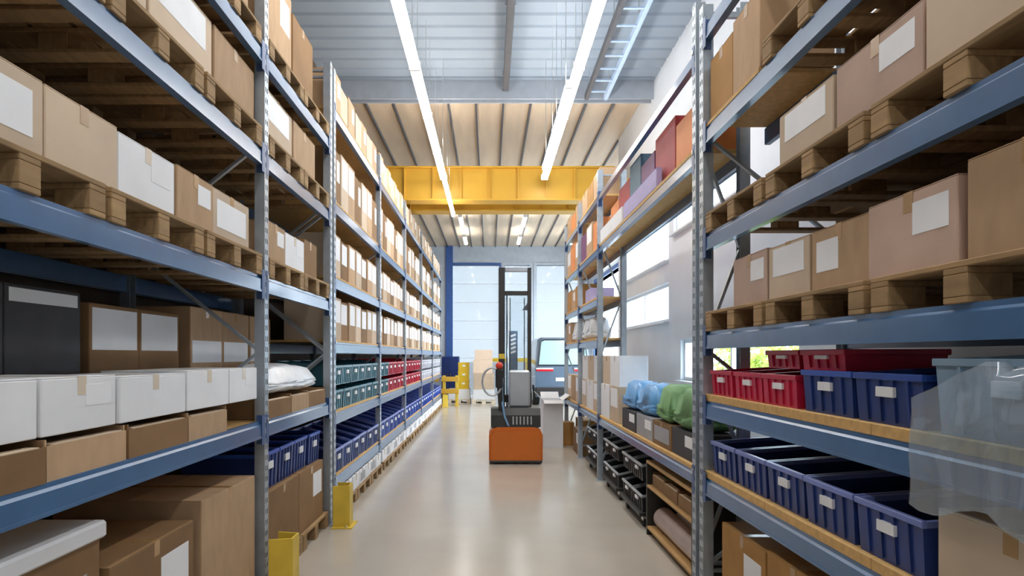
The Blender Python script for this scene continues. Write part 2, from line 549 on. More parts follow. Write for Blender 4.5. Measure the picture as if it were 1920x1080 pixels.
# conduit rail and cable tray under the near roof
cd = tag(empty('conduit_rail', (.27, 0, 6.05)), 'dark steel conduit rail hanging along the middle of the roof', 'rail')
bpart('rail', M['seam'], cd, -.05, .05, -4.5, 10.3, 0, .12, .01)
for yy in range(-4, 11, 2):
    bpart('bracket', M['steel_beam'], cd, -.07, .07, yy - .02, yy + .02, .12, .205, .003)
ct = tag(empty('cable_tray', (1.77, 0, 5.90)), 'pale blue cable tray along the roof right of the right lamp row', 'cable tray')
for s, m in ((-.16, 'seam'), (.16, 'cabletray')):
    bpart('side_rail', M[m], ct, s - .03, s + .03, -4.5, 10.3, 0, .10, .004)
yy = -4.4
while yy < 10.2:
    bpart('rung', M['cabletray'], ct, -.13, .13, yy - .02, yy + .02, .01, .03, .003)
    yy += .4
for yy in range(-4, 11, 2):
    for s in (-.16, .16):
        part('hanger', lambda bm: tube(bm, [(s, yy, .1), (s, yy, ZC - 5.90)], .006, 6), M['clip'], ct)

# ------------------------------------------------------------------ racks
def upright_mesh(h, sx):
    """perforated C section, face towards +x*sx; 9 cm wide along y"""
    bm = bmesh.new()
    fx = 0
    t = .003
    def b(x0, x1, *a):
        box(bm, min(x0 * sx, x1 * sx), max(x0 * sx, x1 * sx), *a)
    # front plate: strips and rungs leave slots
    b(-t, 0, -.036, -.022, 0, h)
    b(-t, 0, -.008, .008, 0, h)
    b(-t, 0, .022, .036, 0, h)
    z = 0.02
    while z < h - .04:
        b(-t, 0, -.022, -.008, z + .035, z + .075)
        b(-t, 0, .008, .022, z + .035, z + .075)
        z += .075
    b(-.07, -t, -.036, -.033, 0, h)
    b(-.07, -t, .033, .036, 0, h)
    return finish(bm, 'upright', M['upright'])

def make_rack(name, label, side, xf, depth, ys, levels, h, beam_m='beam', decks=(), bh=.11, deckt=.02, skip=(), shallow={}, nodeck=()):
    """side -1: left rack, faces +x ; side +1: right rack, faces -x"""
    s = -side                       # direction the face looks
    rk = tag(empty(name, (xf, ys[0], 0)), label, 'rack')
    xr = -s * depth
    um = upright_mesh(h, s)
    ur = upright_mesh(h, -s)
    for y in ys:
        y -= ys[0]
        link('upright', um, rk, (0, y, .006))
        link('upright', ur, rk, (xr, y, .006))
        for xx in (0 - s * .035, xr + s * .035):
            bpart('foot_plate', M['upright'], rk, xx - .06, xx + .06, y - .07, y + .07, 0, .008, .002)
        z = .25
        flip = False
        while z < h - .75:
            a, b2 = (-s * .06, xr + s * .06) if not flip else (xr + s * .06, -s * .06)
            part('brace', lambda bm: bar(bm, (a, y, z), (b2, y, z + .7), .03, .02), M['upright'], rk)
            flip = not flip
            z += .72
        for z in (.2, h - .06):
            part('strut', lambda bm: bar(bm, (-s * .06, y, z), (xr + s * .06, y, z), .03, .02), M['upright'], rk)
    bms = {}
    for bi, (ya, yb) in enumerate(zip(ys, ys[1:])):
        L = yb - ya
        a, b2 = ya - ys[0] + .037, yb - ys[0] - .037
        for li, z in enumerate(levels):
            if (bi, li) in skip:
                continue
            xq = -s * shallow[bi, li] if (bi, li) in shallow else xr
            for xx, fs in ((-s * .004, s), (xq + s * .004, -s)):
                key = (round(b2 - a, 3), fs)
                if key not in bms:
                    bm = bmesh.new()
                    w = .045
                    # stepped box section: front lip, recessed top step
                    prof = [(0, -bh), (0, -.028), (-.012, -.018), (-.012, 0), (-w, 0), (-w, -bh)]
                    prof = [(p * fs, q) for p, q in prof]
                    extrude_y(bm, prof, 0, b2 - a)
                    # rolled lower lip
                    pl = [(p * fs, q) for p, q in ((.004, -bh - .004), (.004, -bh + .010), (-.01, -bh + .010), (-.01, -bh - .004))]
                    extrude_y(bm, pl, 0, b2 - a)
                    me1 = finish(bm, 'beam', M[beam_m])
                    bm = bmesh.new()
                    box(bm, min(0.004 * fs, -.05 * fs), max(.004 * fs, -.05 * fs), -.004, .004, -.16, .04, 0)
                    box(bm, min(0.006 * fs, .002 * fs), max(.006 * fs, .002 * fs), -.05, .004, -.16, .04, 0)
                    me2 = finish(bm, 'end_plate', M['conn'])
                    bm = bmesh.new()
                    box(bm, min(.003 * fs, .014 * fs), max(.003 * fs, .014 * fs), -.03, -.015, -.02, .015, .003)
                    me3 = finish(bm, 'safety_pin', M['clip'])
                    bms[key] = (me1, me2, me3)
                me1, me2, me3 = bms[key]
                o = link('beam', me1, rk, (xx, a, z))
                if fs == s:
                    link('end_plate', me2, o, (0, 0, 0))
                    link('end_plate', me2, o, (0, b2 - a, 0))
                    link('safety_pin', me3, o, (0, 0, 0))
            if li in decks and (bi, li) not in nodeck:
                n = 3
                w = (b2 - a) / n
                for q in range(n):
                    x0, x1 = sorted((-s * .012, xq + s * .012))
                    bpart('deck_board', M['deck'], rk, x0, x1, a + q * w + .002, a + (q + 1) * w - .002, z, z + deckt, .002)
    return rk

NL = dict(side=-1, xf=-1.55, depth=1.0, ys=[1.6, 4.3, 6.06])
FL = dict(side=-1, xf=-1.55, depth=1.0, ys=[6.20, 8.81, 11.45, 14.2, 17.0, 19.9])
NR = dict(side=1, xf=1.43, depth=1.0, ys=[1.4, 4.18])
FR = dict(side=1, xf=1.43, depth=0.38, ys=[4.33, 8.2, 10.0, 11.8])
NLz = [1.20, 2.20, 3.07, 3.77]
FLz = [.42, 1.07, 1.79, 2.44, 3.20, 4.15]
NRz = [.84, 1.35, 1.81, 2.46, 3.17, 3.86]
FRz = [.84, 1.86, 2.41, 3.08, 3.78]
make_rack('pallet_rack', 'blue beamed pallet rack nearest on the left side of the aisle', levels=NLz, h=4.5, **NL)
make_rack('pallet_rack', 'long blue beamed pallet rack further back on the left side', levels=FLz, h=4.5, decks=(0, 1, 2, 3, 4, 5), **FL)
make_rack('pallet_rack', 'blue beamed pallet rack nearest on the right side of the aisle', levels=NRz, h=4.0, decks=(0, 1), deckt=.045, **NR)
make_rack('pallet_rack', 'rack with open window side bay further back on the right', levels=FRz, h=4.1, decks=(0, 1, 2, 3, 4),
          skip=((0, 1), (0, 2)), nodeck=((0, 4),), deckt=.03, bh=.085, **FR)

# yellow guards in front of the uprights
def guard(x, y, label):
    o = tag(empty('column_guard', (x, y, 0)), label, 'guard', 'yellow upright guards')
    def g(bm):
        prof = [(.085, -.07), (.085, .07), (-.07, .10), (-.07, .09), (.07, .06), (.07, -.06), (-.07, -.09), (-.07, -.10)]
        a = [bm.verts.new((px, py, .01)) for px, py in prof]
        b = [bm.verts.new((px, py, .40)) for px, py in prof]
        n = len(prof)
        for k in range(n):
            bm.faces.new((a[k], a[(k + 1) % n], b[(k + 1) % n], b[k]))
        for q in (a, b):
            bm.faces.new((q[0], q[1], q[4], q[5]))
            bm.faces.new((q[1], q[2], q[3], q[4]))
            bm.faces.new((q[5], q[6], q[7], q[0]))
    part('shield', g, M['guard'], o)
    bpart('foot_plate', M['guard'], o, -.08, .12, -.14, .14, 0, .01, .002)
    for yy in (-.115, .115):
        part('bolt', lambda bm: tube(bm, [(.06, yy, .01), (.06, yy, .03)], .012, 6), M['clip'], o)
    return o
guard(-1.43, 4.3, 'yellow steel guard at the foot of the near left rack middle upright')
guard(-1.43, 6.02, 'yellow steel guard where the near and far left racks meet')
guard(-1.43, 19.9, 'yellow steel guard at the far end upright of the left rack')

# ------------------------------------------------------------------ things that stand on the racks (prototypes face +x)
def make_carton(dx, dy, dz, m, label=None, tape='tape', name='cardboard_box'):
    hx, hy = dx / 2, dy / 2
    o = part(name, lambda bm: box(bm, -hx, hx, -hy, hy, 0, dz - .004, .004), M[m])
    for s in (-1, 1):
        a, b = sorted((s * .0015, s * (hx - .001)))
        bpart('flap', M[m], o, a, b, -hy + .001, hy - .001, dz - .004, dz, .001)
    if tape:
        def tp(bm):
            box(bm, -hx + .002, hx + .0012, -.025, .025, dz, dz + .001)
            box(bm, hx, hx + .0012, -.025, .025, dz - .07, dz)
        t = part('tape', tp, M[tape], o)
    if label:
        a, b, c, d, lm = label          # fractions of the front face
        bpart('paper_label' if lm == 'label' else 'printed_panel', M[lm], o, hx, hx + .0015, -hy + a * dy, -hy + b * dy, c * dz, d * dz, 0)
    return o

def make_tray(dx, dy, dz, m, name='cardboard_tray', fill=None):
    hx, hy, t = dx / 2, dy / 2, .007
    def b(bm):
        box(bm, -hx, hx, -hy, hy, 0, t)
        box(bm, -hx, -hx + t, -hy, hy, t, dz)
        box(bm, -hx + t, hx - t, -hy, -hy + t, t, dz)
        box(bm, -hx + t, hx - t, hy - t, hy, t, dz)
        box(bm, hx - t, hx, -hy, hy, t, dz * .85)
    o = part(name, b, M[m])
    bpart('folded_rim', M['card_p'], o, -hx, -hx + .05, -hy, hy, dz, dz + .004, 0)
    bpart('folded_rim', M['card_p'], o, hx - .05, hx, -hy + .03, hy - .03, dz * .85, dz * .85 + .004, 0)
    if fill:
        bpart('packing_sheet', M[fill], o, -hx + t + .01, hx - t - .055, -hy + t + .004, hy - t - .004, dz * .55, dz * .7, .02)
    return o

def make_bin(dx, dy, dz, m, rim=None, ribs=4, name='plastic_crate', low=1.0):
    """hollow tapered crate; front face (+x) may be cut lower"""
    hx, hy, t, tp = dx / 2, dy / 2, .006, .93
    def body(bm):
        zf = dz * low
        def loop(sx, sy, z, zfront):
            return [bm.verts.new(p) for p in ((-sx, -sy, z), (sx, -sy, zfront), (sx, sy, zfront), (-sx, sy, z))]
        ob = loop(hx * tp, hy * tp, 0, 0)
        ot = loop(hx - .008, hy - .008, dz, zf)
        it = loop(hx - .008 - t, hy - .008 - t, dz, zf)
        ib = loop(hx * tp - t, hy * tp - t, t, t)
        for a, b in ((ob, ot), (ot, it), (it, ib)):
            for k in range(4):
                bm.faces.new((a[k], a[(k + 1) % 4], b[(k + 1) % 4], b[k]))
        bm.faces.new(ob)
        bm.faces.new(ib)
    o = part(name, body, M[m])
    zf = dz * low
    def rimf(bm):
        for x0, x1, y0, y1 in ((hx - .022, hx, -hy, hy),):
            box(bm, x0, x1, y0, y1, zf - .022, zf + .003, .003)
        if low >= .99:
            box(bm, -hx, -hx + .022, -hy, hy, dz - .022, dz + .003, .003)
            box(bm, -hx + .022, hx - .022, -hy, -hy + .022, dz - .022, dz + .003, .003)
            box(bm, -hx + .022, hx - .022, hy - .022, hy, dz - .022, dz + .003, .003)
        else:
            box(bm, -hx, -hx + .022, -hy, hy, dz - .022, dz + .003, .003)
            for s in (-1, 1):
                bar(bm, (-hx + .022, s * (hy - .011), dz - .01), (hx - .022, s * (hy - .011), zf - .01), .02, .022)
    part('rim', rimf, M[rim or m], o)
    for k in range(ribs):
        yy = -hy * .8 + (k + .5) * (1.6 * hy) / ribs
        def rb(bm, yy=yy):
            p = [(hx * tp - .004, .01), (hx * tp + .008, .01), (hx - .001, zf - .024), (hx - .02, zf - .024)]
            a = [bm.verts.new((x, yy - .006, z)) for x, z in p]
            b = [bm.verts.new((x, yy + .006, z)) for x, z in p]
            for i in range(4):
                bm.faces.new((a[i], a[(i + 1) % 4], b[(i + 1) % 4], b[i]))
            bm.faces.new(a); bm.faces.new(b[::-1])
        part('rib', rb, M[m], o)
    bpart('label_holder', M['label'], o, hx - .013, hx + .001, -.05, .05, zf * .55, zf * .75, .001)
    return o

def make_pallet(dx, dy, m='wood', h=.144):
    o = empty('wooden_pallet')
    hx, hy = dx / 2, dy / 2
    k = h / .144
    me = {}
    def pc(name, x0, x1, y0, y1, z0, z1):
        sz = (round(x1 - x0, 3), round(y1 - y0, 3), round(z1 - z0, 3), name)
        if sz not in me:
            bm = bmesh.new()
            box(bm, -sz[0] / 2, sz[0] / 2, -sz[1] / 2, sz[1] / 2, -sz[2] / 2, sz[2] / 2, .003)
            me[sz] = finish(bm, name, M[m])
        link(name, me[sz], o, ((x0 + x1) / 2, (y0 + y1) / 2, (z0 + z1) / 2))
    n = 5
    w = dx / (n + .6)
    g = (dx - n * w) / (n - 1)
    for i in range(n):                       # top boards run along the rack front
        x0 = -hx + i * (w + g)
        pc('plank', x0, x0 + w, -hy, hy, h - .022 * k, h)
    for yc in (-hy + .05, 0, hy - .05):
        pc('stringer', -hx, hx, yc - .05, yc + .05, h - .044 * k, h - .022 * k)
        for xc in (-hx + .07, 0, hx - .07):
            pc('block', xc - .07, xc + .07, yc - .05, yc + .05, .022 * k, h - .044 * k)
        pc('bottom_board', -hx, hx, yc - .05, yc + .05, 0, .022 * k)
    return o

def make_bag(dx, dy, dz, m, name='plastic_sack', seed=0):
    """filled sack: pillow with puckered seams"""
    rr = random.Random(seed)
    def b(bm):
        bmesh.ops.create_cube(bm, size=1)
        bmesh.ops.subdivide_edges(bm, edges=bm.edges[:], cuts=7, use_grid_fill=True)
        for v in bm.verts:
            x, y, z = v.co * 2
            pinch = 1 - .75 * max(abs(y) ** 4, abs(x) ** 5)
            nz = z * pinch
            v.co = Vector((x * dx / 2 * (1 - .12 * y * y), y * dy / 2 * (1 - .10 * x * x), (nz + 1) * dz / 2))
            v.co += Vector((rr.uniform(-1, 1), rr.uniform(-1, 1), rr.uniform(-.5, 1))) * .012
            v.co.z = max(0, v.co.z - .3 * dz * (1 - pinch))
    o = part(name, b, M[m], smooth=True)
    for s in (-1, 1):
        bpart('seam', M[m], o, -dx * .38, dx * .38, s * dy * .47 - .012, s * dy * .47 + .012, dz * .18, dz * .20, .002)
    return o

def make_roll(L, r, m, core=True, name='material_roll'):
    o = part(name, lambda bm: tube(bm, [(0, -L / 2, r), (0, L / 2, r)], r, 20), M[m], smooth=False)
    for s in (-1, 1):
        part('core', lambda bm: tube(bm, [(0, s * L / 2 - .01 * s, r), (0, s * (L / 2 + .006), r)], r * .38, 14), M['card_d'], o)
    return o

PROTO = {}
def P(key, fn, *a, **k):
    if key not in PROTO:
        PROTO[key] = fn(*a, **k)
    return PROTO[key]

USED = {}
def put(proto, x, y, z, side, rz=0.0):
    o = copy_tree(proto)
    o.location = (x, y, z)
    o.rotation_euler = (0, 0, (PI if side > 0 else 0) + rz)
    return o

def row(side, rack, bay, shelf, xf, y0, y1, z, kinds, group, cat='box', gap=.012, jit=.015, skew=.02, start=1, n=None, tier=''):
    """set things one after another along the shelf. kinds: list of (look, proto, dx, dy)"""
    y = y0
    i = 0
    out = []
    while True:
        look, proto, dx, dy = kinds[i % len(kinds)]
        if y + dy > y1 + 1e-6 or (n and i >= n):
            break
        xx = xf - R.uniform(.004, jit + .004) * (-side) * 1.0
        xx = xf + side * (dx / 2 + R.uniform(.002, jit))
        o = put(proto, xx, y + dy / 2, z, side, R.uniform(-skew, skew) * min(1, .35 / dy) )
        tag(o, '%s, %s from camera, %s rack %s bay %s%s' % (look, ORD[i + start], rack, ORD[bay], tier, shelf), cat, group)
        out.append(o)
        y += dy + gap + R.uniform(0, gap)
        i += 1
    return out

def C(look, dx, dy, dz, m, label=None, tape='tape'):
    return (look, P(('c', dx, dy, dz, m, label, tape), make_carton, dx, dy, dz, m, label, tape), dx, dy)
def T(look, dx, dy, dz, m, fill=None):
    return (look, P(('t', dx, dy, dz, m, fill), make_tray, dx, dy, dz, m, fill=fill), dx, dy)
def B(look, dx, dy, dz, m, rim=None, low=1.0, ribs=4):
    return (look, P(('b', dx, dy, dz, m, rim, low, ribs), make_bin, dx, dy, dz, m, rim, ribs, low=low), dx, dy)

def pallets(side, rack, bay, shelf, xf, y0, y1, z, dx, dy, n, m='wood', under='cartons', h=.144):
    pr = P(('p', dx, dy, m, h), make_pallet, dx, dy, m, h)
    step = (y1 - y0) / n
    for i in range(n):
        yy = y0 + (i + .5) * step
        o = put(pr, xf + side * (dx / 2 + .0), yy, z, side)
        tag(o, 'wooden pallet under %s, %s from camera, %s rack %s bay %s' % (under, ORD[i + 1], rack, ORD[bay], shelf), 'pallet',
            'pallets on the %s rack' % rack)

WL = (.12, .88, .42, .94, 'label')      # big white label
SL = (.55, .92, .45, .85, 'label')      # small white label
GP = (.1, .9, .2, .8, 'label_g')

# ---------------- near left rack
xf = -1.56
# floor level: tall cartons
fl = [C('tall carton with white lid', .9, .86, .92, 'card_w', (.05, .95, .0, .55, 'label'), None)]
o = put(P('lidded', make_carton, .86, .84, .80, 'card_d', GP, None), -2.03, 2.12, .144, -1)
bpart('lid', M['card_w'], o, -.45, .45, -.44, .44, .76, .83, .01)
tag(o, 'brown bulk carton with white lid on the floor pallet nearest the camera, left side', 'box')
pallets(-1, 'near left', 1, 'floor level', xf, 1.66, 4.24, 0, .9, .8, 3, under='bulk carton')
o = put(P('bulk2', make_carton, .84, .76, .62, 'card_d', SL, 'tape'), -2.01, 2.95, .144, -1, .02)
tag(o, 'brown bulk carton on the middle floor pallet under the near left rack', 'box')
o = put(P('bulk3', make_carton, .84, .74, .70, 'card', None, 'tape'), -2.01, 3.81, .144, -1, -.02)
tag(o, 'tan bulk carton on the floor pallet beside the second left upright', 'box')
pallets(-1, 'near left', 2, 'floor level', xf, 4.36, 6.0, 0, .9, .8, 2, under='brown carton')
row(-1, 'near left', 2, 'floor level', xf - .02, 4.42, 6.0, .144, [C('brown carton', .84, .74, .52, 'card_d', None), C('dark brown carton', .84, .72, .52, 'card_d', SL)],
    'brown cartons on the floor of the near left rack')
row(-1, 'near left', 2, 'floor level', xf - .05, 4.42, 6.0, .665, [B('navy ribbed crate', .6, .36, .27, 'navy', 'blue')], 'navy crates on the near left rack', 'crate')
# first shelf: trays, white cartons on them, darker boxes behind
for bay, (a, b) in ((1, (1.66, 4.24)), (2, (4.36, 6.0))):
    tr = [T('low brown cardboard tray', .5, .52, .15, 'card_d', 'card_p'), T('low tan cardboard tray', .5, .48, .15, 'card', 'card_p')]
    row(-1, 'near left', bay, 'first shelf', xf, a, b, 1.20, tr, 'cardboard trays on the near left rack', 'tray')
    for yq in (0,):
        bpart('deck_board', M['deck'], bpy.data.objects['pallet_rack'], -1.0 + .012, -.012 - .05, a - 1.6, b - 1.6, 1.165, 1.195, .002)
wh = [C('white carton', .46, .50, .21, 'card_w', None, 'tape_c'), C('white carton with label', .46, .44, .21, 'card_w', SL, 'tape_c'), C('wide white carton', .46, .58, .20, 'card_w', None, 'tape_c')]
row(-1, 'near left', 1, 'first shelf', xf - .01, 1.66, 4.24, 1.36, wh, 'white cartons standing on the trays')
o = put(P('wrap', make_bag, .44, 1.35, .22, 'whitebag', seed=3), -1.80, 5.1, 1.36, -1)
tag(o, 'white film wrapped bundle lying on trays in the near left rack second bay', 'bundle')
row(-1, 'near left', 1, 'first shelf back', -2.10, 1.66, 3.2, 1.20, [C('dark charcoal carton', .42, .50, .77, 'card_blk', (.05, .95, .9, .98, 'label'), None)], 'charcoal cartons in the back row')
row(-1, 'near left', 1, 'first shelf back', -2.10, 3.25, 4.24, 1.20, [C('tall brown carton', .42, .47, .73, 'card_d', (.05, .95, .66, .97, 'label'), None)], 'white-topped cartons in the back row')
row(-1, 'near left', 2, 'first shelf back', -2.10, 4.36, 6.0, 1.20, [C('tall tan carton', .42, .52, .80, 'card', (.05, .95, .5, .7, 'label'))], 'tan cartons in the back row')
# second shelf
pallets(-1, 'near left', 1, 'second shelf', xf + .01, 1.66, 4.24, 2.20, 1.0, .82, 3)
pallets(-1, 'near left', 2, 'second shelf', xf + .01, 4.36, 6.0, 2.20, 1.0, .80, 2)
r2 = [C('pale flat carton', .55, .52, .27, 'card_p', (.1, .9, .2, .8, 'label')), C('pale carton', .55, .42, .27, 'card_p', None), C('white carton', .55, .46, .26, 'card_w', SL, 'tape_c'), C('tan carton', .55, .40, .27, 'card', SL)]
row(-1, 'near left', 1, 'second shelf', xf, 1.66, 4.24, 2.344, r2, 'pale cartons on the near left rack')
r2b = [C('tan carton', .55, .40, .27, 'card', SL), C('white carton', .55, .46, .26, 'card_w', SL, 'tape_c'), C('brown carton', .55, .38, .30, 'card_d', None)]
row(-1, 'near left', 2, 'second shelf', xf, 4.36, 6.0, 2.344, r2b, 'mixed cartons on the near left rack')
bk = [C('dark brown carton', .38, .62, .50, 'card_d', None), C('deep brown carton', .38, .56, .55, 'card_d', SL)]
row(-1, 'near left', 1, 'second shelf back', -2.16, 1.66, 4.24, 2.344, bk, 'brown cartons in the back rows')
row(-1, 'near left', 2, 'second shelf back', -2.16, 4.36, 6.0, 2.344, bk, 'brown cartons in the back rows')
# third shelf
pallets(-1, 'near left', 1, 'third shelf', xf + .01, 1.66, 4.24, 3.07, 1.0, .82, 3)
pallets(-1, 'near left', 2, 'third shelf', xf + .01, 4.36, 6.0, 3.07, 1.0, .80, 2)
r3 = [C('tan carton', .7, .62, .36, 'card', None), C('pale carton', .7, .58, .38, 'card_p', SL), C('cream carton', .7, .66, .36, 'card_p', WL)]
row(-1, 'near left', 1, 'third shelf', xf - .03, 1.66, 4.24, 3.214, r3, 'tan cartons on the near left rack')
row(-1, 'near left', 2, 'third shelf', xf - .03, 4.36, 6.0, 3.214, [r3[2], r3[0], r3[1]], 'tan cartons on the near left rack')
# top shelf
r4 = [C('tan carton', .8, .60, .60, 'card', SL), C('brown carton', .8, .55, .52, 'card_d', None), C('pale carton', .8, .60, .58, 'card_p', None)]
for bay, (a, b) in ((1, (1.66, 4.24)), (2, (4.36, 6.0))):
    n = 3 if bay == 1 else 2
    pallets(-1, 'near left', bay, 'top shelf', xf + .01, a, b, 3.77, 1.0, .8, n, h=.12)
    row(-1, 'near left', bay, 'top shelf', xf - .02, a, b, 3.89, r4, 'cartons on top of the near left rack')

# ---------------- far left rack
FY = FL['ys']
for bi, (a, b) in enumerate(zip(FY, FY[1:])):
    bay = bi + 1
    a += .06; b -= .06
    W = (b - a)
    # floor: pallets with low white cartons
    pallets(-1, 'far left', bay, 'floor level', xf + .05, a, b, 0, .9, W / 3 - .04, 3, 'wood', under='white cartons', h=.12)
    cw = round(W / 7 - .02, 3)
    row(-1, 'far left', bay, 'floor level', xf + .03, a, b, .12, [C('low white carton', .6, cw, .165, 'card_w', SL, 'tape_c'), C('low pale carton', .6, cw, .165, 'card_w', GP, 'tape_c')],
        'low white cartons under the far left rack')
    # first shelf: navy crates with paler lips
    cw = round(W / 6 - .016, 3)
    row(-1, 'far left', bay, 'first shelf', xf + .005, a, b, .44, [B('navy crate with pale blue lip', .6, cw, .40, 'blue' if bi else 'navy', 'lav', .62)],
        'navy open-front crates on the far left rack', 'crate', gap=.006)
    # second shelf: teal then red crates, two tiers
    for tier, tz in (('lower ', 1.09), ('upper ', 1.345)):
        if bi == 0:
            ks = [B('teal crate', .6, cw, .25, 'teal', None, .8)]
        elif bi == 1:
            ks = [B('teal crate', .6, cw, .25, 'teal', None, .8), B('teal crate', .6, cw, .25, 'teal', None, .8)] + [B('crimson crate', .6, cw, .25, 'red', None, .8)] * 4
        elif bi == 2:
            ks = [B('crimson crate', .6, cw, .25, 'red', None, .8)]
        else:
            ks = [B('pale grey crate', .6, cw, .25, 'pinkw', None, .8)]
        row(-1, 'far left', bay, 'second shelf', xf, a, b, tz, ks, 'stacked crates on the far left rack second shelf', 'crate', gap=.006, tier=tier, skew=0)
    # third to top: labelled cartons
    cw = round(W / 7 - .02, 3)
    ks = [C('carton with white label', .5, cw, .44, 'card', WL, None), C('brown carton, white label', .5, cw, .42, 'card_d', WL, None), C('pale carton, white label', .5, cw, .44, 'card_p', WL, None)]
    for si, sh, z in ((2, 'third shelf', 1.81), (3, 'fourth shelf', 2.46)):
        R.shuffle(ks)
        row(-1, 'far left', bay, sh, xf - .02, a, b, z, ks, 'white labelled cartons on the far left rack', gap=.010)
    ks = [C('tall carton, white label', .55, cw, .60, 'card', WL, None), C('tall pale carton', .55, cw, .58, 'card_p', WL, None), C('tall brown carton', .55, cw, .56, 'card_d', SL, None)]
    R.shuffle(ks)
    row(-1, 'far left', bay, 'fifth shelf', xf - .02, a, b, 3.22, ks, 'tall cartons on the far left rack', gap=.010)
    ks = [C('tan carton', .55, cw, .40, 'card', SL, None), C('pale carton', .55, cw, .36, 'card_p', None, None)]
    row(-1, 'far left', bay, 'top shelf', xf - .02, a, b, 4.17, ks, 'cartons on top of the far left rack', gap=.010)

# ---------------- near right rack
xf = 1.44
a, b = 1.46, 4.12
row(1, 'near right', 1, 'floor level', xf + .02, a, b, 0, [C('amber bulk carton', .7, .62, .60, 'card_a', SL), C('brown bulk carton', .7, .60, .55, 'card_d', None), C('amber carton', .7, .56, .62, 'card_a', None)], 'bulk cartons on the floor by the near right rack')
row(1, 'near right', 1, 'first shelf', xf + .01, 1.46, 2.05, .885, [C('tan carton', .6, .56, .27, 'card_p', None)], 'carton on the near right rack first shelf')
row(1, 'near right', 1, 'first shelf', xf + .01, 2.08, 4.12, .885, [B('dark blue crate', .58, .39, .24, 'navy', 'lav', .85), B('navy crate', .58, .39, .24, 'navy', 'lav', .85)],
    'blue crates on the near right rack first shelf', 'crate', skew=0, start=2)
row(1, 'near right', 1, 'second shelf', xf + .01, 1.46, 2.06, 1.395, [B('pale blue grey crate', .58, .58, .27, 'skyp', None, .9)], 'pale crate on the near right rack', 'crate')
row(1, 'near right', 1, 'second shelf', xf + .01, 2.08, 2.92, 1.395, [B('navy blue crate', .58, .40, .22, 'navy', 'blue', .85)], 'blue crates on the near right rack second shelf', 'crate', start=2)
row(1, 'near right', 1, 'second shelf', xf + .01, 2.95, 4.12, 1.395, [B('crimson crate', .5, .37, .185, 'red', None, .85)], 'crimson crates on the near right rack second shelf', 'crate', start=4)
row(1, 'near right', 1, 'second shelf', xf + .03, 2.6, 3.36, 1.585, [B('flat crimson crate', .46, .36, .09, 'red', None, 1.0)], 'crimson crates on the near right rack second shelf', 'crate', tier='upper ')
# third shelf
pallets(1, 'near right', 1, 'third shelf', xf - .01, a, b, 1.81, 1.0, .84, 3, h=.13)
row(1, 'near right', 1, 'third shelf', xf + .02, a, 1.92, 1.94, [C('tall tan carton', .7, .44, .31, 'card', None)], 'large tan carton')
row(1, 'near right', 1, 'third shelf', xf + .02, 1.93, b, 1.94, [C('pinkish carton with label', .6, .46, .28, 'card_pink', SL), C('tan carton', .6, .42, .27, 'card', (.1, .5, .3, .8, 'label')), C('pale carton', .6, .40, .27, 'card_p', WL)], 'cartons on the near right rack third shelf', start=2)
row(1, 'near right', 1, 'third shelf back', 2.06, a, b, 1.94, [C('brown carton', .34, .60, .42, 'card_d', None)], 'brown cartons in the right back rows', n=3)
# fourth shelf
pallets(1, 'near right', 1, 'fourth shelf', xf - .01, a, b, 2.46, 1.0, .84, 3, h=.13)
row(1, 'near right', 1, 'fourth shelf', xf + .01, a, 3.56, 2.59, [C('pale carton', .55, .60, .25, 'card_p', None), C('pinkish carton', .55, .52, .26, 'card_pink', SL), C('pale carton with label', .55, .48, .25, 'card_p', WL)], 'cartons on the near right rack fourth shelf')
row(1, 'near right', 1, 'fourth shelf back', 2.06, a, 3.3, 2.59, [C('brown carton', .34, .58, .46, 'card_d', None)], 'brown cartons in the right back rows')
# fifth shelf
pallets(1, 'near right', 1, 'fifth shelf', xf - .01, a, 3.28, 3.17, 1.0, .84, 2, h=.13)
nrk = bpy.data.objects['pallet_rack.002']
bpart('deck_board', M['deck'], nrk, .012, .46, 1.92, 2.72, 3.17, 3.195, .002)
bpart('beam', M['beam'], nrk, .41, .45, .037, 2.743, 3.06, 3.17, .003)
row(1, 'near right', 1, 'fifth shelf', xf + .01, 3.32, b, 3.20, [C('tan shallow carton', .40, .38, .44, 'card', None), C('amber shallow carton', .40, .38, .40, 'card_a', None)], 'shallow cartons on the near right rack fifth shelf', start=4)
row(1, 'near right', 1, 'fifth shelf', xf + .02, a, 3.3, 3.30, [C('amber carton', .7, .58, .42, 'card', None), C('pale cream carton', .7, .62, .44, 'card_p', SL), C('tan carton', .7, .60, .40, 'card', WL)], 'cartons on the near right rack fifth shelf')

# ---------------- far right rack
z = 3.11
col = [C('orange carton', .33, .62, .40, 'corange', None, None), C('deep red carton', .33, .60, .50, 'cred', None, None), C('plum carton', .33, .50, .42, 'cpurple', None, None),
       C('slate teal carton', .33, .46, .56, 'cteal', None, None), C('brick red carton', .33, .55, .46, 'cred', None, None), C('bright orange carton', .33, .50, .38, 'corange', None, None)]
row(1, 'far right', 1, 'high shelf', xf + .06, 4.40, 8.15, z, col, 'coloured cartons on the far right rack')
row(1, 'far right', 2, 'high shelf', xf + .02, 8.26, 9.95, z, [C('orange carton', .34, .55, .40, 'corange', None, None), C('tan carton', .34, .55, .46, 'card', WL), C('plum carton', .34, .50, .42, 'cpurple', None, None)], 'coloured cartons on the far right rack')
row(1, 'far right', 3, 'high shelf', xf + .02, 10.06, 11.75, z, [C('tan carton', .34, .55, .46, 'card', WL), C('orange carton', .34, .50, .50, 'corange', None)], 'cartons on the far right rack high shelf')
o = put(P('longbox', make_carton, .05, 1.3, .17, 'clav', None, None, 'long_carton'), xf + .027, 6.0, z, 1)
tag(o, 'long lavender white carton lying in front of the coloured cartons, nearer one', 'box')
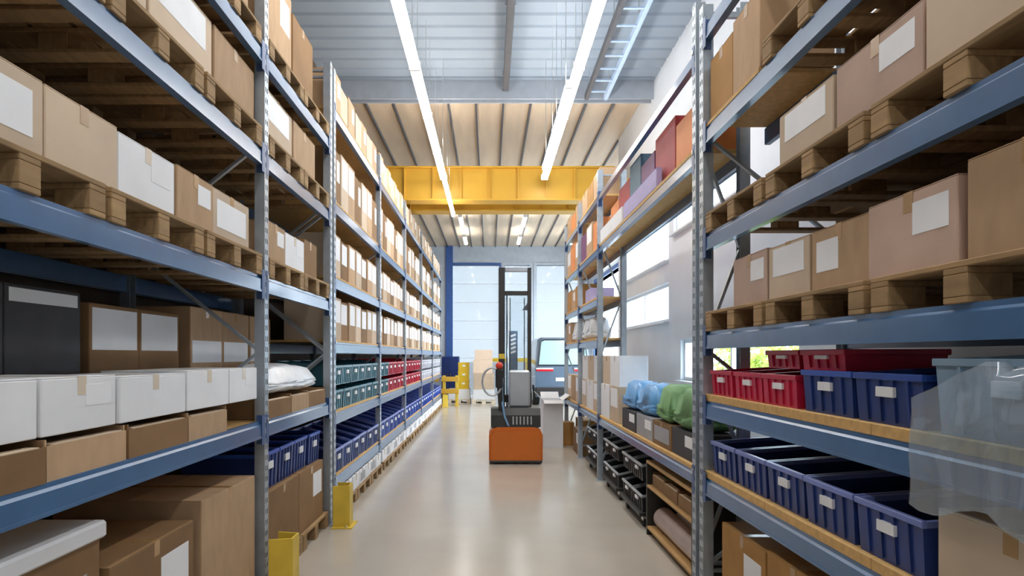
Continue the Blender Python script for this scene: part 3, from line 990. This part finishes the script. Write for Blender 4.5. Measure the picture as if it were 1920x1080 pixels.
o = put(P('longbox2', make_carton, .05, 1.3, .17, 'card_w', None, None, 'long_carton'), xf + .027, 7.4, z, 1)
tag(o, 'long white carton lying in front of the coloured cartons, farther one', 'box')
row(1, 'far right', 2, 'top shelf', xf + .02, 8.26, 9.95, 3.81, [C('tan carton', .34, .52, .36, 'card', None), C('amber carton', .34, .5, .34, 'card_a', None)], 'cartons on top of the far right rack')
row(1, 'far right', 3, 'top shelf', xf + .02, 10.06, 11.75, 3.81, [C('tan carton', .34, .52, .38, 'card', None), C('orange carton', .34, .52, .30, 'corange', None)], 'cartons on top of the far right rack')
row(1, 'far right', 2, 'third shelf', xf + .02, 9.0, 9.95, 2.44, [C('flat lavender carton', .34, .5, .20, 'clav', None, None), C('flat white carton', .34, .46, .26, 'card_w', SL, 'tape_c')], 'flat cartons on the far right rack')
row(1, 'far right', 3, 'third shelf', xf + .02, 10.06, 11.75, 2.44, [C('amber carton', .34, .52, .38, 'card_a', None), C('tan carton', .34, .50, .36, 'card', SL)], 'cartons on the far right rack third shelf')
def bags(kind, m, bay, shelf, y0, y1, z, dx, dy, dz, n, look, group, x=xf + .03, start=1):
    st = (y1 - y0) / n
    for i in range(n):
        o = put(P((kind, i % 3), make_bag, dx, dy, dz, m, seed=i % 3 + 5), x + dx / 2, y0 + (i + .5) * st, z, 1, R.uniform(-.05, .05))
        tag(o, '%s, %s from camera, far right rack %s bay %s' % (look, ORD[i + start], ORD[bay], shelf), 'sack', group)
bags('wb', 'whitebag', 2, 'second shelf', 9.1, 9.95, 1.89, .34, .44, .34, 2, 'white film sack', 'white sacks on the far right rack')
bags('wb2', 'whitebag', 3, 'second shelf', 10.06, 11.1, 1.89, .34, .50, .36, 2, 'white film sack', 'white sacks on the far right rack')
row(1, 'far right', 3, 'second shelf', xf + .02, 11.15, 11.75, 1.89, [C('tan carton', .34, .55, .36, 'card', SL)], 'carton on the far right rack second shelf', start=3)
row(1, 'far right', 1, 'first shelf', xf + .02, 4.40, 7.0, .87, [C('low black carton', .35, .60, .21, 'card_blk', SL, None), C('low brown carton', .35, .56, .21, 'card_d', GP), C('low grey carton', .35, .62, .21, 'label_g', SL, None)], 'low cartons under the sacks')
bags('gb', 'green', 1, 'first shelf', 4.45, 5.6, 1.08, .36, .54, .32, 2, 'stuffed green sack', 'green sacks on the far right rack')
bags('bb', 'bluebag', 1, 'first shelf', 5.62, 6.95, 1.08, .36, .62, .30, 2, 'sky blue film sack', 'sky blue sacks on the far right rack', start=3)
pk = [C('pale carton', .35, .52, .42, 'card_p', WL, 'tape_c'), C('white carton', .35, .54, .42, 'card_w', None, 'tape_c')]
pk2 = [C('white carton', .33, .52, .36, 'card_w', SL, 'tape_c'), C('pale carton', .33, .52, .36, 'card_p', None)]
row(1, 'far right', 1, 'first shelf', xf + .02, 7.05, 8.15, .87, pk, 'pale cartons on the far right rack first shelf', start=6)
row(1, 'far right', 1, 'first shelf', xf + .03, 7.05, 8.15, 1.29, pk2, 'pale cartons on the far right rack first shelf', tier='upper ')
row(1, 'far right', 2, 'first shelf', xf + .02, 8.26, 9.95, .87, pk, 'pale cartons on the far right rack first shelf')
row(1, 'far right', 2, 'first shelf', xf + .03, 8.26, 9.95, 1.29, pk2, 'pale cartons on the far right rack first shelf', tier='upper ')
row(1, 'far right', 3, 'first shelf', xf + .02, 10.06, 11.75, .87, [C('pale carton', .35, .50, .44, 'card_p', WL), C('tan carton', .35, .50, .44, 'card', None)], 'pale cartons on the far right rack first shelf')
# floor of the far right rack
cab = tag(empty('plywood_shelf', (1.45, 4.42, 0)), 'low plywood shelf unit with black ends under the green sacks', 'shelf')
for yy in (0, 1.28):
    bpart('end_panel', M['blackm'], cab, 0, .85, yy, yy + .03, 0, .66, .003)
for zz in (.06, .44):
    bpart('shelf_board', M['ply'], cab, 0, .85, .03, 1.28, zz, zz + .025, .003)
bpart('top_board', M['ply'], cab, 0, .85, 0, 1.31, .66, .685, .003)
for i, (xx, zz, m_, lk) in enumerate(((1.58, .085, 'foil', 'dull pink foil roll at the front'), (1.78, .085, 'card_w', 'white roll in the middle'), (1.99, .085, 'foil', 'dull pink foil roll at the back'))):
    o = put(P(('roll', m_), make_roll, 1.05, .095, m_), xx, 5.08, zz, 1)
    tag(o, '%s of the low plywood shelf' % lk, 'roll', 'rolls in the plywood shelf')
row(1, 'far right', 1, 'plywood shelf', 1.48, 4.48, 5.68, .465, [T('dark green edged tray', .5, .38, .12, 'card_d', 'green'), T('brown tray', .5, .38, .12, 'card_d', None)], 'trays on the plywood shelf', 'tray')
# black open crates on a dolly
def dolly(y, label):
    o = tag(empty('crate_dolly', (1.75, y, 0)), label, 'dolly', 'crate dollies under the far right rack')
    bpart('deck', M['blackm'], o, -.32, .32, -.44, .44, .11, .15, .006)
    for sx in (-.25, .25):
        for sy in (-.36, .36):
            w = part('caster', lambda bm: box(bm, sx - .025, sx + .025, sy - .03, sy + .03, .06, .11, .004), M['clip'], o)
            part('wheel', lambda bm: tube(bm, [(sx - .014, sy, .045), (sx + .014, sy, .045)], .045, 14), M['rubber'], w)
    return o
for di, y in enumerate((6.35, 7.45, 8.80)):
    dolly(y, 'black crate dolly, %s from camera under the far right rack' % ORD[di + 1])
    for t in range(2):
        for q in range(2):
            pr = P('blackbin', make_bin, .60, .42, .29, 'black', 'silver', 4, 'open_front_crate', .55)
            o = put(pr, 1.75, y - .22 + .44 * q, .15 + t * .295, 1)
            tag(o, 'black open-front crate with silver rim, %s on the %s dolly, %s one' % (('lower', 'upper')[t], ORD[di + 1], ('nearer', 'farther')[q]), 'crate', 'black crates on the dollies')
o = put(P('brn', make_carton, .6, .7, .42, 'card_d', SL), 1.76, 10.45, 0, 1)
tag(o, 'brown carton on the floor behind the black crate dollies', 'box')
o = put(P('brn2', make_carton, .6, .7, .5, 'card_a', None), 1.92, 11.3, 0, 1)
tag(o, 'amber carton on the floor at the end of the far right rack', 'box')

# tall white open carton with flaps
wc = tag(empty('open_carton', (1.14, 11.4, 0)), 'white open carton with raised flaps standing in the aisle right of the stacker', 'box')
def shell(bm):
    box(bm, -.18, .18, -.30, .30, 0, .01)
    box(bm, -.18, .18, -.30, -.294, .01, .85); box(bm, -.18, .18, .294, .30, .01, .85)
    box(bm, -.18, -.174, -.294, .294, .01, .85); box(bm, .174, .18, -.294, .294, .01, .85)
part('body', shell, M['card_w'], wc)
for p, q, w in (((-.18, 0, .85), (-.30, 0, .98), .58), ((.18, 0, .85), (.30, 0, .94), .58)):
    part('flap', lambda bm: bar(bm, p, q, w, .006), M['card_w'], wc)
part('flap', lambda bm: bar(bm, (0, -.30, .85), (0, -.44, .80), .34, .006), M['card_w'], wc)
part('flap', lambda bm: bar(bm, (0, .30, .85), (0, .42, .96), .34, .006), M['card_w'], wc)
o = put(P('amber_small', make_carton, .22, .3, .42, 'card_a', None), 1.47 - .03, 11.55, 0, 1)
o.location.x = 1.45
tag(o, 'narrow amber carton between the white open carton and the rack', 'box')

# ------------------------------------------------------------------ electric stacker
st = tag(empty('pallet_stacker', (.40, 9.4, 0)), 'orange electric pallet stacker with tall black mast standing in the aisle', 'stacker')
def chassis(bm):
    prof = [(-.41, .05), (.41, .05), (.41, .44), (.37, .53), (.28, .56), (-.28, .56), (-.37, .53), (-.41, .44)]
    extrude_y(bm, prof, .02, .50)
    prof2 = [(-.38, .06), (.38, .06), (.38, .42), (.34, .50), (-.34, .50), (-.38, .42)]
    extrude_y(bm, prof2, -.01, .02)
ch = part('chassis', chassis, M['orange'], st)
bpart('bumper_skirt', M['blackm'], st, -.40, .40, -.015, .49, .02, .06, .01)
hood = part('hood', lambda bm: extrude_x(bm, [(.03, .56), (.48, .56), (.48, .84), (.12, .84), (.05, .74)], -.38, .38), M['blackm'], st)
for i in range(6):
    x = -.05 + i * .055
    bpart('vent_slot', M['silver'], hood, x, x + .02, .028, .09, .60, .72, .002)
bpart('battery_cover', M['silver'], st, -.10, .24, .30, .46, .84, 1.42, .03)
# mast: two channel rails
for sx, w in ((-.205, .05), (.24, .028)):
    def railm(bm, sx=sx, w=w):
        box(bm, sx - w, sx + w, .50, .53, .04, 3.06)
        box(bm, sx - w, sx + w, .60, .63, .04, 3.06)
        box(bm, sx - w if sx < 0 else sx + w - .02, sx - w + .02 if sx < 0 else sx + w, .53, .60, .04, 3.06)
    part('mast_rail', railm, M['blackm'], st)
bpart('mast_sticker', M['guard'], st, -.25, -.16, .497, .50, 1.60, 1.68, 0)
for z in (.9, 2.62, 3.0):
    bpart('mast_crossbar', M['blackm'] if z < 2.9 else M['steel_beam'], st, -.155, .212, .53, .60, z, z + (.07 if z > 1 else .12), .006)
part('lift_cylinder', lambda bm: tube(bm, [(-.115, .57, .2), (-.115, .57, 2.62)], .02, 12), M['chrome'], st)
for x in (-.07, .16):
    def chain(bm, x=x):
        z = .95
        while z < 2.58:
            box(bm, x - .009, x + .009, .56, .58, z, z + .026)
            box(bm, x - .004, x + .004, .564, .576, z + .026, z + .034)
            z += .034
    o = part('lift_chain', chain, M['blackm'], st)
bpart('mast_screen', M['screen'], st, -.155, .212, .515, .519, 1.02, 2.62, 0)
# gusset on right rail
part('gusset', lambda bm: extrude_y(bm, [(.212, 2.38), (.212, 2.50), (.12, 2.38)], .52, .54), M['blackm'], st)
# tiller with loop handle and red button
tl = part('tiller_arm', lambda bm: bar(bm, (-.22, .12, .80), (-.26, -.10, 1.36), .07, .06), M['black'], st)
def loop(bm):
    pts = []
    for k in range(17):
        t = 2 * PI * k / 16
        pts.append((-.36 + .15 * math.cos(t), -.12, 1.26 + .21 * math.sin(t)))
    tube(bm, pts, .016, 8, cap=False)
part('handle_loop', loop, M['silver'], tl)
bpart('tiller_head', M['black'], tl, -.31, -.20, -.16, -.06, 1.16, 1.46, .02)
def ball(bm):
    bmesh.ops.create_uvsphere(bm, u_segments=16, v_segments=10, radius=.055)
    for v in bm.verts:
        v.co += Vector((-.255, -.12, 1.50))
part('emergency_button', ball, M['redp'], tl, True)
part('hydraulic_hose', lambda bm: tube(bm, [(-.20, .20, 1.30), (-.21, .10, 1.1), (-.20, .02, .9), (-.17, .02, .72), (-.12, .03, .60), (-.10, .05, .57)], .016, 8), M['hose'], st)
# forks and support legs pointing away from the camera
bpart('fork_carriage', M['blackm'], st, -.25, .27, .64, .70, .10, .50, .006)
for sx in (-.22, .22):
    bpart('fork', M['blackm'], st, sx - .08, sx + .08, .70, 1.85, .085, .145, .01)
    lg = bpart('support_leg', M['orange'], st, sx - .06, sx + .06, .50, 1.75, .03, .08, .008)
    part('load_wheel', lambda bm: tube(bm, [(sx - .04, 1.70, .04), (sx + .04, 1.70, .04)], .04, 14), M['rubber'], lg)
for sx in (-.33, .33):
    part('drive_wheel', lambda bm: tube(bm, [(sx - .03, .25, .07), (sx + .03, .25, .07)], .07, 18), M['rubber'], st)

# ------------------------------------------------------------------ far end of the aisle
# rack end barrier
br = tag(empty('guard_rail', (-1.5, 20.4, 0)), 'yellow guard rail closing off the far end of the left rack', 'barrier')
for x in (-.75, .0, .42):
    p_ = bpart('post', M['guard'], br, x - .05, x + .05, -.05, .05, .012, 1.0, .008)
    bpart('foot_plate', M['guard'], p_, x - .09, x + .09, -.09, .09, 0, .012, .002)
for z in (.40, .80):
    bpart('rail', M['crane'], br, -.82, .50, -.085, -.05, z, z + .16, .02)

# white pallets with low white goods
for i, (x, y, lk) in enumerate(((-1.05, 21.6, 'left'), (-.2, 21.4, 'right'))):
    o = put(P(('p', .8, .8, 'wood_pale', .16), make_pallet, .8, .8, 'wood_pale', .16), x, y, 0, 1)
    tag(o, 'pale wooden pallet with white carton near the far door, %s one' % lk, 'pallet', 'pallets by the far door')
    c = put(P('whl', make_carton, .74, .74, .34, 'card_w', None, 'tape_c'), x, y, .16, 1)
    tag(c, 'wide white carton on the %s pallet near the far door' % lk, 'box', 'white cartons by the far door')
    if i == 1:
        c = put(P('pinkst', make_carton, .70, .70, .55, 'card_p', None, 'tape_c'), x, y, .50, 1)
        tag(c, 'pale carton stacked on the right white carton near the far door', 'box')
        c = put(P('pinkst2', make_carton, .66, .62, .46, 'peach', None, None), x - .03, y, 1.05, 1)
        tag(c, 'peach carton in the stack near the far door', 'box')
        c = put(P('peachtop', make_carton, .60, .62, .34, 'peach', None, None), x, y, 1.51, 1)
        tag(c, 'topmost peach carton of the stack near the far door', 'box')
    else:
        for q in range(3):
            c = put(P('ycrate', make_bin, .58, .40, .30, 'yplast', None, 4), x + .15, y - .05, .50 + .305 * q, 1, PI / 2 + .03 * q)
            tag(c, 'yellow plastic crate near the far door, %s of its stack' % ('bottom', 'middle', 'top')[q], 'crate', 'stack of yellow crates')
# navy cabinet beside blue frame
nb = tag(empty('tool_cabinet', (-1.62, 24.6, 0)), 'navy steel tool cabinet standing by the blue door frame', 'cabinet')
bpart('body', M['navy'], nb, -.35, .42, -.25, .25, .05, 1.62, .01)
for x in (-.34, .04):
    dr = bpart('door', M['navy'], nb, x, x + .365, -.27, -.25, .1, 1.58, .006)
    bpart('handle', M['chrome'], dr, x + .30 if x < 0 else x + .03, x + .33 if x < 0 else x + .06, -.285, -.27, .8, .95, .004)
bpart('plinth', M['blackm'], nb, -.33, .40, -.22, .22, 0, .05, .004)
# yellow boom barrier across the far door
bb = tag(empty('boom_barrier', (.6, 25.2, 0)), 'yellow horizontal barrier bar in front of the far doors', 'barrier')
for x in (-1.0, .9):
    bpart('post', M['guard'], bb, x - .04, x + .04, -.04, .04, 0, 1.40, .006)
bpart('bar', M['yplast'], bb, -1.1, 1.0, -.05, .05, 1.40, 1.55, .012)
# blue banner stand with white slanted marks
bn = tag(empty('banner_stand', (.86, 22.5, 0)), 'slate blue banner stand with five slanted white marks behind the stacker mast', 'sign')
bpart('base', M['silver'], bn, -.22, .22, -.12, .12, 0, .06, .01)
bpart('banner', M['banner'], bn, -.16, .16, -.01, .0, .06, 2.55, .002)
for q in range(5):
    z = 1.75 + q * .15
    part('white_mark', lambda bm: bar(bm, (-.09, -.013, z), (.09, -.013, z + .07), .006, .075), M['label'], bn)
part('pole', lambda bm: tube(bm, [(0, .03, .06), (0, .03, 2.5)], .012, 8), M['silver'], bn)

# van parked inside the hall beside the added dock opening
vn = tag(empty('van', (2.42, 20.2, 0)), 'slate blue van parked tail towards the camera beyond the right rack', 'van')
def vbody(bm):
    secs = []
    for y, top, wt in ((0.0, 1.28, .90), (.06, 1.32, .92), (.35, 2.20, .80), (.5, 2.26, .82), (3.2, 2.28, .82), (4.0, 1.45, .90), (4.6, 1.10, .90), (4.75, .9, .86)):
        low = .30
        hw = .93
        mid = min(1.25, top - .05)
        pr = [(-hw * .97, low), (-hw, .6), (-hw, mid), (-wt, top - .08), (-wt + .12, top), (wt - .12, top), (wt, top - .08), (hw, mid), (hw, .6), (hw * .97, low)]
        secs.append([bm.verts.new((x, y, z)) for x, z in pr])
    n = len(secs[0])
    for a_, b_ in zip(secs, secs[1:]):
        for k in range(n):
            bm.faces.new((a_[k], a_[(k + 1) % n], b_[(k + 1) % n], b_[k]))
    bm.faces.new(secs[0]); bm.faces.new(secs[-1][::-1])
part('body', vbody, M['vanbody'], vn)
def quadp(pts, t=.01):
    def fn(bm):
        a_ = [bm.verts.new(p) for p in pts]
        b_ = [bm.verts.new((p[0], p[1] - t, p[2] + t * .3)) for p in pts]
        n = len(pts)
        for k in range(n):
            bm.faces.new((a_[k], a_[(k + 1) % n], b_[(k + 1) % n], b_[k]))
        bm.faces.new(a_[::-1]); bm.faces.new(b_)
    return fn
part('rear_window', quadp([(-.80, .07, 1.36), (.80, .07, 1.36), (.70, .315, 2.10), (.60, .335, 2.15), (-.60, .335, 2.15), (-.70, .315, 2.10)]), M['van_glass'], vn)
part('window_seal', lambda bm: tube(bm, [(-.82, .05, 1.33), (-.73, .30, 2.10), (-.62, .33, 2.18), (.62, .33, 2.18), (.73, .30, 2.10), (.82, .05, 1.33), (-.82, .05, 1.33)], .018, 6), M['black'], vn)
for s in (-1, 1):
    t_ = bpart('tail_light', M['taill'], vn, s * .62 - .28, s * .62 + .28, -.025, .03, 1.14, 1.20, .01)
    bpart('reversing_lens', M['label'], t_, s * .62 - .28, s * .62 + .28, -.028, .03, 1.205, 1.25, .008)
bpart('bumper', M['black'], vn, -.93, .93, -.10, .08, .36, .62, .03)
bpart('number_plate', M['label'], vn, -.26, .26, -.012, 0, .82, .93, .002)
for s in (-1, 1):
    for y in (.85, 3.9):
        w = part('wheel', lambda bm: tube(bm, [(s * .74, y, .33), (s * .96, y, .33)], .33, 24), M['rubber'], vn)
        part('hub', lambda bm: tube(bm, [(s * .95, y, .33), (s * .968, y, .33)], .19, 16), M['silver'], w)

# lime hedge outside the low window
hd = tag(empty('lime_hedge', (6.0, 13.0, -.05)), 'lime green hedge growing outside behind the low window on the right', 'hedge')
def leaves(bm):
    rr = random.Random(5)
    for _ in range(5000):
        c = Vector((rr.gauss(0, .26), rr.uniform(-1.1, 2.6), abs(rr.gauss(1.0, .5))))
        c.z = min(c.z, 2.0 + .15 * math.sin(c.y * 5))
        u = Vector((rr.uniform(-1, 1), rr.uniform(-1, 1), rr.uniform(-1, 1))).normalized()
        v = u.orthogonal().normalized()
        L, w = .09, .04
        bm.faces.new([bm.verts.new(c + p) for p in (-u * L, v * w, u * L, -v * w)])
part('foliage', leaves, M['leaf'], hd)
for q in range(8):
    part('stem', lambda bm: tube(bm, [(0, -1 + q * .48, 0), (.05, -.98 + q * .48, .8), (-.03, -1 + q * .48, 1.6)], [.03, .02, .008], 6), M['twig'], hd)

# film hanging over the near right shelf
fm = tag(empty('plastic_film', (1.405, 1.46, 1.17)), 'milky blue plastic film hanging over the pale crate on the near right rack', 'film')
def film(bm):
    n, mz = 14, 8
    g = []
    for i in range(n + 1):
        col_ = []
        for k in range(mz + 1):
            u, v = i / n, k / mz
            yy = u * .60
            zz = v * (.50 - .16 * max(0, u - .35) / .65) - .03 * math.sin(u * 9) * (1 - v)
            xx = -.012 * math.sin(u * 21) * (1 - .6 * v) + .004 * math.sin(v * 9)
            if k == mz and u < .5:          # the top edge is tucked back over the crate rim
                xx += .10
                zz -= .02
            col_.append((xx, yy, zz))
        g.append(col_)
    for off in (0, .003):
        vs = [[bm.verts.new((p[0] + off, p[1], p[2])) for p in c] for c in g]
        for i in range(n):
            for k in range(mz):
                bm.faces.new((vs[i][k], vs[i + 1][k], vs[i + 1][k + 1], vs[i][k + 1]))
part('sheet', film, M['film'], fm, True)

# prototypes were only moulds: take them out of the scene
for v in list(PROTO.values()):
    drop_tree(v)
